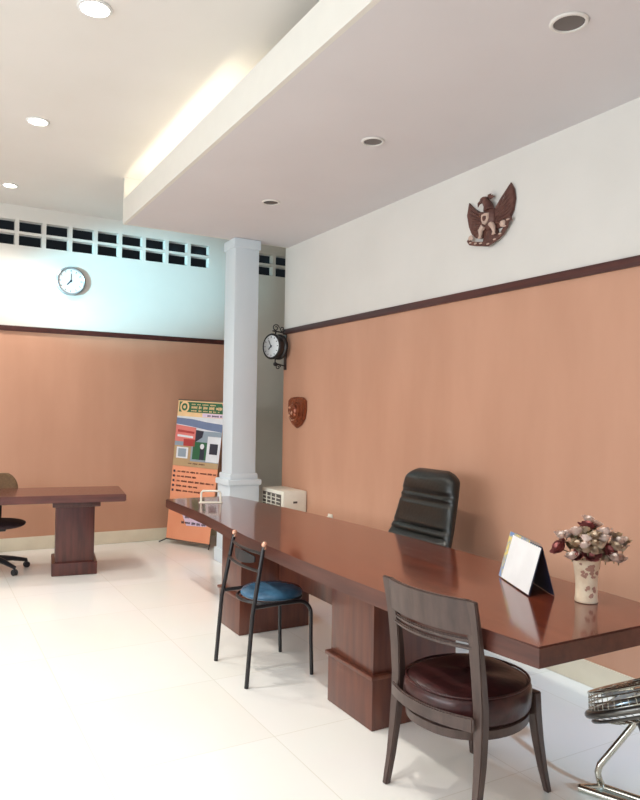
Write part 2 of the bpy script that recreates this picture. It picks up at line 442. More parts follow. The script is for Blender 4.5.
b = B(); rs = []
for i in range(13):
    s = i/12; z = .40+.11*s; k = math.sin(PI*min(1, max(0, s*.9+.05)))**.35
    rs.append([(p[0]*1+.24, p[1], z) for p in pad_ring(.27*k, .26*k, .26*k, z)])
rings(b, rs); obj('seat', b, blackl, t, angle=70)
b = B(); box(b, -.09, .12, -.12, .12, .36, .405, .01); tube(b, [(0, 0, .38), (-.06, 0, .42), (-.05, 0, .6)], .022, 8); obj('mechanism', b, blackp, t)
b = B()
for s in (-1, 1): pass
b.free()
star_base(t, blackp, blackp, zc=.37, r=.24, rz=.3)

# swivel chair at the left table
t = thing('swivel_chair', 'dark fabric swivel chair with castors cut by left photo edge', 'chair', (.64, 7.30, 0), math.radians(-100))
b = B(); rs = []
for i in range(11):
    s = i/10; z = .425+.075*s; k = math.sin(PI*min(1, max(0, s*.86+.07)))**.4
    rs.append(pad_ring(.27*k, .24*k, .26*k, z-.012, p=2.5))
rings(b, rs); obj('seat', b, fabb, t, angle=70)
b = B(); rs = []
for i in range(15):
    s = i/14; z = .60+.31*s; k = math.sin(PI*min(1, max(0, s*.9+.05)))**.4
    rs.append(pad_ring(.175*k, .03, .03, z-.01, cx=-.29-.05*s, p=2.6))
rings(b, rs); obj('backrest', b, fabo, t, angle=70)
b = B(); tube(b, [(0, 0, .40), (-.16, 0, .40), (-.31, 0, .46), (-.325, 0, .68)], .018, 8, flat=(1.6, .6)); box(b, -.1, .1, -.1, .1, .39, .43, .008); obj('back_bracket', b, blackp, t)
star_base(t, blackp, blackp, zc=.40, r=.30, rz=math.radians(100+12))

# ------------------------------------------------------------------ wooden barrel-seat chair (faces +x)
t = thing('wooden_dining_chair', 'grey-brown wooden chair with burgundy leather seat at the near side of long table', 'chair', (1.80, 2.21, 0), math.radians(7))
def arc_y(w, bow, n=12, z=0, x=0):
    return [(x-bow*(1-(2*i/n-1)**2), -w+2*w*i/n, z) for i in range(n+1)]
def slab(bm, path_lo, path_hi, th):
    """curved board: two polylines (low and high) given thickness th along x"""
    rs = []
    for a, c in zip(path_lo, path_hi):
        rs.append([(a[0]-th/2, a[1], a[2]), (a[0]+th/2, a[1], a[2]), (c[0]+th/2, c[1], c[2]), (c[0]-th/2, c[1], c[2])])
    tb = bmesh.new(); rings(tb, rs)
    bmesh.ops.recalc_face_normals(tb, faces=tb.faces)
    bmesh.ops.bevel(tb, geom=[e for e in tb.edges if e.calc_face_angle(0) > .8], offset=.005, segments=2, affect='EDGES')
    merge(bm, tb)
W = .222
def sq_tube(b, pts, ws):
    rs = []
    for p, (a, c) in zip(pts, ws):
        rs.append([(p[0]-a, p[1]-c, p[2]), (p[0]+a, p[1]-c, p[2]), (p[0]+a, p[1]+c, p[2]), (p[0]-a, p[1]+c, p[2])])
    tb = bmesh.new(); rings(tb, rs)
    bmesh.ops.recalc_face_normals(tb, faces=tb.faces)
    bmesh.ops.bevel(tb, geom=[e for e in tb.edges if e.calc_face_angle(0) > .8], offset=.004, segments=2, affect='EDGES')
    merge(b, tb)
for s in (-1, 1):
    b = B()
    zs = [0.001, .12, .25, .38, .46, .58, .70, .79, .872]
    xsn = [-.03, -.005, .012, .022, .022, .01, -.008, -.026, -.045]
    ysn = [.235, .234, .232, .226, .224, .222, .222, .223, .224]
    wd = [(.014, .013), (.016, .016), (.018, .020), (.02, .024), (.02, .025), (.017, .027), (.013, .029), (.011, .030), (.009, .031)]
    sq_tube(b, [(x, s*y, z) for x, y, z in zip(xsn, ysn, zs)], wd)
    obj('rear_leg', b, chairw, t)
for s in (-1, 1):
    b = B()
    zs = [0.001, .1, .22, .33, .42]; xsn = [.475, .455, .435, .42, .415]; ysn = [.20, .188, .178, .172, .17]
    sq_tube(b, [(x, s*y, z) for x, y, z in zip(xsn, ysn, zs)], [(.013, .013), (.016, .016), (.019, .019), (.022, .022), (.022, .022)])
    obj('front_leg', b, chairw, t)
b = B(); slab(b, [(p[0]-.016, p[1], .735) for p in arc_y(W, .045)], [(p[0]-.04, p[1], .872-.012*abs(p[1])/W*0) for p in arc_y(W, .045)], .02); obj('top_rail', b, chairw, t)
for z in (.712, .686):
    b = B(); slab(b, [(p[0]-.006, p[1], z-.009) for p in arc_y(W, .05)], [(p[0]-.008, p[1], z+.009) for p in arc_y(W, .05)], .016); obj('back_slat', b, chairw, t)
def dshape(r, n=40, cx=.20, k=1.0):
    out = []
    for i in range(n):
        a = 2*PI*i/n
        out.append((cx+r*1.06*math.cos(a), r*math.copysign(abs(math.sin(a))**.85, math.sin(a))))
    return out
b = B()
for zz, rr in ((.345, .235),): pass
tb = bmesh.new(); rings(tb, [[(x, y, z) for x, y in dshape(r)] for z, r in ((.318, .226), (.322, .238), (.356, .240), (.36, .232))]); merge(b, tb)
obj('seat_rail', b, chairw, t)
b = B(); rs = []
for z, r in ((.358, .20), (.361, .228), (.368, .238), (.38, .245), (.42, .249), (.452, .247), (.470, .239), (.484, .22), (.492, .19), (.497, .14), (.499, .08), (.50, .02)):
    rs.append([(x, y, z+.006*math.sin(3*math.atan2(y, x-.2)) * (1 if z > .47 else 0)) for x, y in dshape(r)])
rings(b, rs); seat = obj('seat', b, burg, t, angle=70)
b = B()
tube(b, [(x, y, .478) for x, y in dshape(.238)], .005, 6, closed=True); obj('piping', b, burg, seat)
b = B(); slab(b, [(p[0]-.012, p[1], .375) for p in arc_y(W, .055)], [(p[0]-.014, p[1], .43) for p in arc_y(W, .055)], .016); obj('seat_band', b, chairw, t)

# ------------------------------------------------------------------ metal chair with blue seat (faces +x)
t = thing('metal_chair', 'black tube metal chair with round blue vinyl seat at the long table', 'chair', (1.64, 3.88, 0), math.radians(-1))
TOP = .80
for s in (-1, 1):
    b = B(); tube(b, [(-.01, .245*s, .001), (.02, .243*s, .40), (.085, .228*s, .76), (.092, .227*s, TOP-.02)], .0125, 10)
    leg = obj('rear_leg', b, blackm, t)
    b = B(); sphere(b, (.092, .227*s, TOP-.005), .017, n=14); lathe(b, [(.010, TOP-.035), (.014, TOP-.03), (.012, TOP-.018)], 12, c=(.092, .227*s, 0)); obj('finial', b, brass, leg)
    b = B()
    pts = []
    for i in range(9):
        a = i/8*PI/2
        pts.append((.33+.08*math.sin(a), .205*s+.01*s*math.sin(a), .44-.08*(1-math.cos(a))))
    tube(b, [(.03, .225*s, .44), (.2, .22*s, .445)] + pts + [(.412, .215*s, .2), (.42, .217*s, .001)], .0115, 10)
    obj('front_leg', b, blackm, t)
b = B(); tube(b, [(.084-.03*(1-(2*i/10-1)**2), -.228+.456*i/10, .742) for i in range(11)], .009, 8); obj('back_rail', b, blackm, t)
b = B(); tube(b, [(.062-.03*(1-(2*i/10-1)**2), -.233+.466*i/10, .645) for i in range(11)], .009, 8); obj('back_rail', b, blackm, t)
b = B()
rs = []
for i in range(9):
    u = i/8*2-1; xx = .070-.03*(1-u*u); yy = u*.15; zc_ = .697; hh = .035*math.sqrt(max(.08, 1-u*u*.8))
    rs.append([(xx-.004, yy, zc_-hh), (xx+.004, yy, zc_-hh), (xx+.004, yy, zc_+hh), (xx-.004, yy, zc_+hh)])
rings(b, rs); obj('back_plate', b, blackp, t)
b = B(); tube(b, [((.235+.195*math.cos(2*PI*i/28)), .195*math.sin(2*PI*i/28), .44) for i in range(28)], .010, 8, closed=True); obj('seat_ring', b, blackm, t)
b = B(); lathe(b, [(.10, .445), (.18, .446), (.19, .455), (.19, .468), (.177, .482), (.13, .492), (.07, .496), (.01, .497)], 36, c=(.25, 0, 0)); obj('seat', b, bluem, t, angle=60)

# ------------------------------------------------------------------ floor fan, face tilted up
t = thing('floor_fan', 'chrome wire-cage floor fan tilted face up at lower right photo corner', 'fan', (2.64, 1.99, 0))
HC = Vector((-.005, -.14, .385))
MF = Matrix.Translation(HC) @ Matrix.Rotation(math.radians(-26), 4, 'X')
def circ(r, z, n=40): return [(r*math.cos(2*PI*i/n), r*math.sin(2*PI*i/n), z) for i in range(n)]
b = B()
tube(b, circ(.245, 0), .015, 10, closed=True, M=MF); tube(b, circ(.235, -.028), .007, 6, closed=True, M=MF); obj('dark_rim', b, greym, t)
b = B()
for r, z in ((.215, .08), (.222, .06), (.228, .04), (.233, .02), (.165, .084), (.11, .086), (.06, .087)): tube(b, circ(r, z), .0035 if z != .08 else .006, 6, closed=True, M=MF)
for i in range(48):
    a = 2*PI*i/48; c, s = math.cos(a), math.sin(a)
    tube(b, [(.24*c, .24*s, .005), (.215*c, .215*s, .08), (.165*c, .165*s, .084), (.05*c, .05*s, .087)], .0017, 4, M=MF)
for i in range(32):
    a = 2*PI*i/32; c, s = math.cos(a), math.sin(a)
    tube(b, [(.235*c, .235*s, -.025), (.15*c, .15*s, -.055), (.06*c, .06*s, -.06)], .0017, 4, M=MF)
obj('wire_cage', b, chrome, t)
b = B(); lathe(b, [(.02, -.13), (.055, -.125), (.07, -.10), (.072, -.06), (.06, -.045), (.02, -.04)], 24, M=MF); obj('motor', b, blackp, t)
b = B(); lathe(b, [(.02, .03), (.04, .04), (.04, .06), (.01, .075)], 20, M=MF)
hub = obj('hub', b, chrome, t)
for k in range(4):
    b = B(); a = 2*PI*k/4; rs = []
    for i in range(7):
        r = .035+.165*i/6; hw = .02+.045*math.sin(PI*(i+1)/8); tw = .5
        c = Vector((r*math.cos(a), r*math.sin(a), .045)); tg = Vector((-math.sin(a), math.cos(a), 0))*math.cos(tw)+Vector((0, 0, 1))*math.sin(tw)*.5
        rs.append([c-tg*hw, c+tg*hw, c+tg*hw+Vector((0, 0, .003)), c-tg*hw+Vector((0, 0, .003))])
    rings(b, rs); bmesh.ops.transform(b, matrix=MF, verts=b.verts); obj('blade', b, greym, t)
b = B()
tube(b, [(-.025, -.11, .31), (-.045, -.085, .26), (-.14, -.015, .105), (-.150, -.012, .075), (-.146, -.018, .045), (-.132, -.024, .016)], .014, 10); obj('post', b, chrome, t)
b = B(); tube(b, [(-.225, .02, .015), (-.132, -.024, .015), (-.085, -.15, .015), (.0, -.30, .015), (.16, -.38, .015)], .0145, 10); obj('foot_tube', b, chrome, t)
b = B(); tube(b, [(-.225, .02, .015), (-.19, -.07, .015), (-.13, -.20, .015), (-.06, -.34, .015)], .0145, 10); obj('foot_tube', b, chrome, t)

# ------------------------------------------------------------------ things on the table
# desk calendar
A = Vector((2.495, 2.55, .761)); Bv = Vector((2.352, 2.235, .761)); Dv = Vector((2.462, 2.205, .761))
d = (Bv-A); L = d.length; cal_rz = math.atan2(d.y, d.x)
t = thing('desk_calendar', 'white tent desk calendar with dark inside standing on the long table', 'calendar', A, cal_rz)
wd, hh = .115, .215
def sheet(b, x0, x1, ya, za, yb, zb, th, mi=0):
    n = Vector((0, zb-za, -(yb-ya))).normalized()*th
    rs = [[Vector((x, ya, za)), Vector((x, yb, zb)), Vector((x, yb, zb))+n, Vector((x, ya, za))+n] for x in (x0, x1)]
    tb = bmesh.new(); rings(tb, rs); merge(b, tb, mi=mi)
b = B(); sheet(b, 0, L, 0, 0, wd/2, hh, .002); obj('front_card', b, navy, t)
b = B(); sheet(b, .004, L-.004, -.004, .006, wd/2-.004, hh-.004, .0015); obj('white_sheet', b, cardw, t)
b = B(); sheet(b, 0, L, wd, 0, wd/2, hh, .002); obj('rear_card', b, navy, t)
b = B(); sheet(b, -.04, L*.6, -.002, .003, wd/2-.001, hh+.006, .0008); obj('picture_page', b, photo, t)
b = B()
for i in range(14): 
    x = .03+i*(L-.06)/13
    tube(b, [(x, wd/2+.008*math.cos(2*PI*k/10), hh+.001+.008*math.sin(2*PI*k/10)) for k in range(10)], .0012, 5, closed=True)
obj('spiral_binding', b, steel, t)

# vase
VX, VY = 2.515, 2.065
t = thing('vase', 'cream vase with brown flower pattern holding dried roses on the table', 'vase', (VX, VY, .761))
prof = [(.01, 0), (.050, 0), (.054, .004), (.051, .03), (.050, .08), (.055, .13), (.064, .18), (.070, .192), (.066, .193), (.058, .18), (.048, .13), (.044, .08), (.044, .02), (.005, .015)]
prof = [(q_*.9, z_*.97) for q_, z_ in prof]
b = B(); lathe(b, prof, 40); obj('vase_body', b, vasem, t, angle=60)
b = B()
def vr(z):
    for (r0_, z0_), (r1_, z1_) in zip(prof[1:8], prof[2:9]):
        if z0_ <= z <= z1_: return r0_+(r1_-r0_)*(z-z0_)/max(1e-6, z1_-z0_)
    return .05
random.seed(3)
for i in range(26):
    a0 = math.radians(-128+random.gauss(0, 26)); z0_ = random.choice([.05, .10, .13, .15])+random.uniform(-.02, .02); s = random.uniform(.006, .012); k = 6
    ring = []
    for j in range(k):
        al = 2*PI*j/k; zz = z0_+s*math.sin(al)*(1 if j % 2 else .6); aa = a0+s/.055*math.cos(al); rr = vr(zz)+.0012
        ring.append((rr*math.cos(aa), rr*math.sin(aa), zz))
    quad(b, ring)
obj('painted_flowers', b, vased, t)['kind'] = 'stuff'

def rose(r, m, name, label, cat, group, loc, tilt_dir, stem_to):
    t = thing(name, label, cat, loc, 0, group)
    axis = Vector(tilt_dir).normalized(); Mq = axis.to_track_quat('Z', 'Y').to_matrix().to_4x4()
    b = B(); rr = random.Random(int(loc[0]*1e4+loc[1]*1e3+loc[2]*777))
    sphere(b, (0, 0, r*.25), r*.45, (1, 1, 1.2), 10, M=Mq)
    for layer, (n, rad, op) in enumerate(((3, .45, .15), (5, .68, .35), (6, .95, .6))):
        for i in range(n):
            a = 2*PI*i/n+layer*.5+rr.uniform(-.1, .1); rs = []
            for v in range(5):
                s = v/4; rho = r*(.12+rad*(s**.7)*(1 if s < .8 else 1+op*.15)); z = r*(-.35+1.15*s*(1-op*.45)); row = []
                for u in range(5):
                    uu = (u/4-.5)*2; wdt = .95*math.sin(PI*(.15+.75*s))**.6*(2*PI/n)*.72
                    aa = a+uu*wdt; dd = rho*(1-.08*uu*uu); zz = z-r*.12*uu*uu*s
                    row.append(Vector((dd*math.cos(aa), dd*math.sin(aa), zz)))
                rs.append(row)
            tb = bmesh.new(); vv = [[tb.verts.new(p) for p in row] for row in rs]
            for i1 in range(4):
                for j1 in range(4): tb.faces.new((vv[i1][j1], vv[i1][j1+1], vv[i1+1][j1+1], vv[i1+1][j1]))
            bmesh.ops.solidify(tb, geom=tb.faces[:], thickness=r*.05)
            merge(b, tb, Mq)
    obj('petals', b, m, t, angle=60)
    b = B(); e = Vector(stem_to)-Vector(loc); s0 = -axis*r*.2
    tube(b, [s0, s0.lerp(e, .5)+Vector((0, 0, .01)), e], .0022, 5); obj('stem', b, stemm, t)
    return t
def vpos(px_dx, dz, dep=0):
    """offset sideways (right as seen) / up / away, from the vase axis"""
    right = Vector((.83, -.56, 0)); away = Vector((.56, .83, 0))
    dz = .21+(dz-.21)*.80
    return Vector((VX, VY, .76+dz))+right*px_dx+away*dep
RG = 'dried roses in the vase'
big = [((-.115, .235, -.02), .040, 'dusky pink rose leaning out at far left of the vase bouquet'),
       ((.005, .345, .0), .040, 'dusky pink rose at the very top of the vase bouquet'),
       ((.065, .235, -.06), .042, 'large dusky pink rose at right front of the vase bouquet'),
       ((-.005, .215, -.08), .036, 'dark dusky rose low in the middle front of bouquet'),
       ((-.055, .205, -.06), .028, 'small dusky rose low left of centre above the vase rim'),
       ((.10, .215, -.02), .032, 'dusky rose low at right side of the vase bouquet')]
for (a, z, dp), r, lb in big:
    p = vpos(a, z, dp); rose(r, rosem, 'dried_rose', lb, 'flower', RG, p, (p-Vector((VX, VY, .90))), (VX+(p.x-VX)*.2, VY+(p.y-VY)*.2, .93))
random.seed(11)
def blossom(r, m, nm, lb, grp, a):
    p = vpos(*a); return rose(r, m, nm, lb, 'flower', grp, p, (random.uniform(-.3, .3), -.3, 1), p-Vector((0, 0, .018)))
SC = [(-.12, .30, -.03), (-.055, .325, -.04), (-.085, .30, 0), (.05, .30, -.08), (.065, .325, -.03), (-.08, .20, -.07), (.045, .355, .02), (.13, .275, -.02), (.145, .25, .02), (.12, .185, -.04), (-.035, .265, -.10), (.085, .205, -.09), (.02, .375, .05), (-.03, .30, -.09), (.095, .30, .03)]
pr1 = blossom(.027, creamf, 'cream_blossom', 'small cream-white blossom among the dried roses in the vase', 'small cream blossoms in the vase', SC[0])
for s in SC[1:]:
    c = dup(pr1, vpos(*s), random.uniform(0, 6)); c.scale = [random.uniform(1, 1.3)]*3
SG = [(0, .28, -.10), (-.025, .245, -.10), (.03, .265, -.09), (.15, .235, .0), (.10, .255, -.06), (-.06, .265, -.07), (.125, .30, 0), (-.02, .335, -.04), (.015, .31, -.07), (.16, .27, .01), (.0, .24, -.1), (-.075, .245, -.02), (.06, .19, -.06), (-.04, .225, -.05), (.03, .23, -.07), (0, .30, 0), (.05, .27, 0), (-.05, .28, 0)]
pr2 = blossom(.025, sagef, 'sage_blossom', 'small beige-green blossom among the dried roses in the vase', 'small beige-green blossoms in the vase', SG[0])
for s in SG[1:]:
    c = dup(pr2, vpos(*s), random.uniform(0, 6)); c.scale = [random.uniform(1, 1.3)]*3
b = B(); random.seed(5)
for i in range(60):
    a = random.uniform(0, 2*PI); el = random.uniform(-.1, 1.4); rr = random.uniform(.04, .10)
    p = Vector((VX+rr*math.cos(a)*math.cos(el), VY+rr*math.sin(a)*math.cos(el), .76+.225+rr*.9*math.sin(el)))
    n = (p-Vector((VX, VY, .93))).normalized(); sd = n.cross(Vector((random.random(), random.random(), random.random()))).normalized()*.008
    q = p+n*.024; m_ = (p+q)/2
    quad(b, [p, m_+sd, q, m_-sd])
o = obj('filler_leaves', b, stemm, None); o['kind'] = 'stuff'; tag(o, 'small dry leaves filling the gaps between the roses in the vase', 'leaves')

# small white stand at the far end of the table
t = thing('plastic_stand', 'small pale plastic arch stand at far end of the long table', 'stand', (2.20, 5.74, .761), math.radians(-30))
b = B(); tube(b, [(-.085, 0, 0.004), (-.082, 0, .085), (-.07, 0, .10), (.07, 0, .10), (.082, 0, .085), (.085, 0, 0.004)], .009, 8); obj('arch', b, acw, t)
b = B(); box(b, -.10, .10, -.03, .03, 0, .006, .002); obj('base', b, acw, t)

# ------------------------------------------------------------------ white appliance by the wall end
t = thing('air_cooler', 'white boxy air cooler with side louvres against terracotta wall end', 'air cooler', (3.13, 6.19, 0))
b = B(); box(b, 0, .262, 0, .50, .03, .765, .012); obj('body', b, acw, t)
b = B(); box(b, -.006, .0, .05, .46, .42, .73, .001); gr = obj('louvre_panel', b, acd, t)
for i in range(8):
    b = B(); z = .44+i*.036; M = Matrix.Translation((-.008, .255, z)) @ Matrix.Rotation(math.radians(35), 4, 'Y'); box(b, -.008, .008, -.195, .195, -.003, .003, M=M); obj('louvre', b, acw, gr)
for y in (.15, .255, .36):
    b = B(); box(b, -.016, -.006, y-.004, y+.004, .425, .725); obj('louvre_divider', b, acw, gr)
b = B(); box(b, .11, .155, -.004, .0, .645, .665, .001); obj('badge', b, acd, t)
for a, c in ((.03, .04), (.23, .04), (.03, .46), (.23, .46)):
    b = B(); lathe(b, [(.015, .001), (.018, .006), (.018, .031)], 12, c=(a, c, 0)); obj('foot', b, blackp, t)

# wall socket
t = thing('wall_socket', 'small white wall socket low on terracotta wall behind the long table', 'socket', (XR, 5.72, .555))
b = B(); box(b, -.012, -.001, -.04, .04, -.04, .04, .003); obj('plate', b, swm, t)
b = B(); box(b, -.035, -.012, -.02, .02, -.02, .02, .006); obj('plug', b, swm, t)

# ------------------------------------------------------------------ wall clock on back wall (faces -y)
t = thing('wall_clock', 'round white wall clock with silver rim on white back wall under vents', 'clock', (1.437, YD, 2.985))
MY = Matrix.Rotation(PI/2, 4, 'X')
b = B(); lathe(b, [(.12, .001), (.158, .001), (.162, .02), (.158, .045), (.145, .052), (.136, .045), (.134, .03), (.12, .001)], 48, M=MY, cap=False); obj('rim', b, steel, t)
b = B(); lathe(b, [(.137, .028), (.137, .032), (.002, .032)], 48, M=MY)
dl = obj('dial', b, dial, t)
b = B()
for k in range(12):
    a = 2*PI*k/12; M = MY @ Matrix.Rotation(a, 4, 'Z'); box(b, -.004, .004, .105, .125, .0325, .034, M=M)
obj('hour_marks', b, acd, dl)
def hands(par, M, z, r1_, a1, r2_, a2, m):
    for r_, a, wd_ in ((r1_, a1, .006), (r2_, a2, .004)):
        b = B(); box(b, -wd_, wd_, -.015, r_, z, z+.002, M=M @ Matrix.Rotation(-a, 4, 'Z')); obj('hand', b, m, par)
    b = B(); lathe(b, [(.011, z), (.011, z+.004), (.002, z+.005)], 16, M=M); obj('hand_hub', b, m, par)
hands(t, MY, .035, .062, math.radians(222), .085, math.radians(2), bdark)

# double-faced station clock on the end of the right wall
t = thing('bracket_clock', 'black round double-faced clock on scroll bracket at end of right wall', 'clock', (3.262, 6.70, 2.245))
nrm = Vector((-.955, -.295, 0)).normalized()
MS = nrm.to_track_quat('Z', 'Y').to_matrix().to_4x4()
if (MS @ Vector((0, 1, 0))).z < 0: MS = MS @ Matrix.Rotation(PI, 4, 'Z')
b = B(); lathe(b, [(.118, -.065), (.128, -.065), (.138, -.055), (.135, -.03), (.120, -.02), (.120, .02), (.135, .03), (.138, .055), (.128, .065), (.116, .062), (.116, -.062), (.118, -.065)], 40, M=MS, cap=False); obj('case', b, blackm, t)
for s, nm in ((1, 'dial'), (-1, 'dial')):
    b = B(); lathe(b, [(.118, .056*s), (.118, .060*s), (.002, .060*s)], 40, M=MS); dl = obj(nm, b, dial, t)
    b = B()
    for k in range(12):
        M = MS @ Matrix.Rotation(2*PI*k/12, 4, 'Z'); box(b, -.003, .003, .088, .106, min(.0603*s, .062*s), max(.0603*s, .062*s), M=M)
    obj('hour_marks', b, bdark, dl)
hands(t, MS, .0625, .05, math.radians(230), .075, math.radians(330), bdark)
b = B()
def spiral(c, r, turns, sgn, n=26): return [(c[0]+r*(1-i/n*.75)*math.cos(sgn*2*PI*turns*i/n), c[1], c[2]+r*(1-i/n*.75)*math.sin(sgn*2*PI*turns*i/n)) for i in range(n+1)]
tube(b, [(.136, .03, .15), (.05, .0, .16), (-.04, -.01, .165)], .008, 8)
tube(b, spiral((.0, -.005, .20), .04, 1.4, 1), .006, 6); tube(b, spiral((.085, .01, .195), .032, 1.3, -1), .006, 6)
tube(b, [(0, -.002, .165), (0, 0, .13)], .009, 8)
tube(b, [(.136, .03, -.20), (.07, .01, -.19), (0, 0, -.175), (0, 0, -.13)], .007, 8)
tube(b, spiral((.035, .0, -.215), .03, 1.3, 1), .006, 6)
box(b, .128, .137, .0, .055, -.24, .20, .003)
sphere(b, (0, -.002, -.185), .022, n=12)
obj('scroll_bracket', b, blackm, t)

# ------------------------------------------------------------------ carved plaque on right wall (local: right = -y seen, up z, out = -x)
# wall frame: u right as seen, v up, w out of the wall
WM = Matrix(((0, 0, -1, 0), (-1, 0, 0, 0), (0, 1, 0, 0), (0, 0, 0, 1)))
t = thing('carved_shield_plaque', 'small carved copper-brown shield plaque with mask relief near right wall end', 'plaque', (XR, 6.41, 1.555))
SHS = 1.2
sh = [(-.155, .12), (-.11, .15), (-.05, .145), (0, .158), (.05, .145), (.11, .15), (.155, .12), (.16, .02), (.135, -.07), (.08, -.13), (0, -.165), (-.08, -.13), (-.135, -.07), (-.16, .02)]
sh = [(x*SHS, y) for x, y in sh]
b = B(); prism(b, sh, .001, .03, M=WM, bev=.008)
for k, (f, z) in enumerate(((.86, .045), (.66, .062))): prism(b, [(x*f, y*f) for x, y in sh], .028, z, M=WM, bev=.01)
obj('shield_board', b, copperw, t)
b = B()
sphere(b, (0, .01, .06), .07, (1, 1.15, .45), 16, M=WM); sphere(b, (0, -.02, .085), .02, (.8, 1.5, 1), 10, M=WM)
for s in (-1, 1):
    sphere(b, (.045*s, .05, .075), .022, (1.3, .7, .8), 10, M=WM); sphere(b, (.05*s, -.03, .07), .026, (1, 1, .7), 10, M=WM)
    tube(b, [(.02*s, .075, .07), (.06*s, .095, .065), (.10*s, .07, .055), (.11*s, .02, .05)], .008, 6, M=WM)
obj('mask_relief', b, copperw, t)
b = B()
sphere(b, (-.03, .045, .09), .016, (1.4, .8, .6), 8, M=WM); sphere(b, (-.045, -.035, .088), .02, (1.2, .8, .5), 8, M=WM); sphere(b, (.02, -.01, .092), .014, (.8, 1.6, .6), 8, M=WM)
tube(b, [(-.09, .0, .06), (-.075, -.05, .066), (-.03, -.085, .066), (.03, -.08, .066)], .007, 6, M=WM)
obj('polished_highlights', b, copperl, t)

# winged eagle emblem
t = thing('eagle_emblem', 'carved brown winged eagle emblem with shield and ribbon high on white wall', 'emblem', (XR, 3.60, 2.91))
def wing(s):
    b = B()
    if s > 0: out = [(.02, .06), (.07, .055), (.115, .10), (.155, .175), (.175, .215), (.205, .16), (.215, .09), (.20, .01), (.165, -.055), (.11, -.09), (.05, -.09), (.02, -.04)]
    else: out = [(-.03, .05), (-.10, .065), (-.16, .115), (-.215, .175), (-.235, .08), (-.215, -.01), (-.185, -.075), (-.14, -.115), (-.09, -.13), (-.04, -.10), (-.02, -.04)]
    prism(b, out, .001, .022, M=WM, bev=.005)
    n = 8
    for i in range(n):
        f = i/(n-1)
        if s > 0: a, c = Vector((.03+.02*f, .03-.08*f)), Vector((.172+.03*math.sin(PI*f), .20-.24*f))
        else: a, c = Vector((-.04-.02*f, .02-.07*f)), Vector((-.205+.05*f*f, .14-.22*f))
        tube(b, [(a.x, a.y, .024), ((a.x+c.x)/2, (a.y+c.y)/2-.008, .029), (c.x, c.y, .02)], [.010, .011, .004], 6, M=WM, flat=(1, .7))
    for i in range(4):
        f = i/3
        tube(b, [(s*(.03), .04-.05*f, .03), (s*.075, .045-.05*f+.01, .034), (s*.11, .06-.06*f, .026)], [.010, .011, .004], 6, M=WM, flat=(1, .7))
    obj('wing', b, carved, t)
wing(1); wing(-1)
b = B()
sphere(b, (0, 0, .03), .06, (1, 1.5, .55), 16, M=WM)
tube(b, [(0, .06, .035), (-.005, .10, .04), (-.03, .135, .04)], [.04, .032, .026], 10, M=WM)
sphere(b, (-.04, .143, .042), .03, (1.15, .9, .9), 12, M=WM)
tube(b, [(-.06, .14, .044), (-.09, .13, .044), (-.10, .105, .042)], [.014, .010, .002], 8, M=WM)
for i in range(5):
    tube(b, [(.0+(i-2)*.006, .165-.01*abs(i-2), .04), (.02+(i-2)*.018, .175-.014*abs(i-2), .038)], [.012, .003], 6, M=WM)
prism(b, [(-.05, -.07), (.055, -.07), (.075, -.165), (.0, -.19), (-.08, -.165)], .001, .02, M=WM, bev=.004)
for i in range(7):
    tube(b, [(-.03+.01*i, -.08, .02), (-.06+.02*i, -.17, .018)], [.009, .006], 6, M=WM, flat=(1, .6))
obj('body', b, carved, t)
b = B()
shp = [(-.032, .03), (0, .036), (.034, .03), (.036, -.01), (.02, -.04), (0, -.05), (-.02, -.04), (-.034, -.01)]
prism(b, [(x-.012, y+.0) for x, y in shp], .05, .068, M=WM, bev=.004); sd = obj('shield', b, carvedl, t)
b = B(); prism(b, [(x*.45-.012, y*.45-.002) for x, y in shp], .066, .072, M=WM); obj('shield_star', b, carved, sd)
for s in (-1, 1):
    b = B(); bx0 = .05*s+.0
    tube(b, [(.035*s-.01, -.05, .04), (.06*s-.01, -.08, .045), (.065*s-.01, -.115, .04)], [.022, .018, .010], 8, M=WM)
    for j in (-1, 0, 1): tube(b, [(.065*s-.01, -.11, .042), (.065*s+.014*j-.01, -.135, .046)], [.008, .004], 6, M=WM)
    obj('talon', b, carvedl, t)
b = B()
rp = [(-.20, -.115), (-.17, -.15), (-.12, -.165), (-.07, -.175), (0, -.195), (.06, -.175), (.11, -.145), (.15, -.10), (.18, -.06), (.205, -.05)]
rs = []
for i, (x, y) in enumerate(rp):
    a = rp[max(0, i-1)]; c = rp[min(len(rp)-1, i+1)]; dd = Vector((c[0]-a[0], c[1]-a[1])).normalized(); nn = Vector((-dd.y, dd.x))*.016
    z = .03+.008*math.sin(i*1.7)
    rs.append([(x-nn.x, y-nn.y, z), (x+nn.x, y+nn.y, z), (x+nn.x, y+nn.y, z+.008), (x-nn.x, y-nn.y, z+.008)])
tb = bmesh.new(); rings(tb, rs); merge(b, tb, WM); rb = obj('ribbon', b, carved, t); t.scale = (1, 1.04, .93)
for (x, y) in rp[1:-1]:
    b = B(); sphere(b, (x, y+.003, .043), .010, (1.6, .7, .5), 8, M=WM); obj('ribbon_mark', b, carvedl, rb)
for c_, r_ in (((-.175, -.11, .035), .022), ((.125, -.07, .035), .024)):
    b = B(); sphere(b, c_, r_, (1.1, 1.1, .5), 8, M=WM); obj('ribbon_curl', b, carvedl, rb)

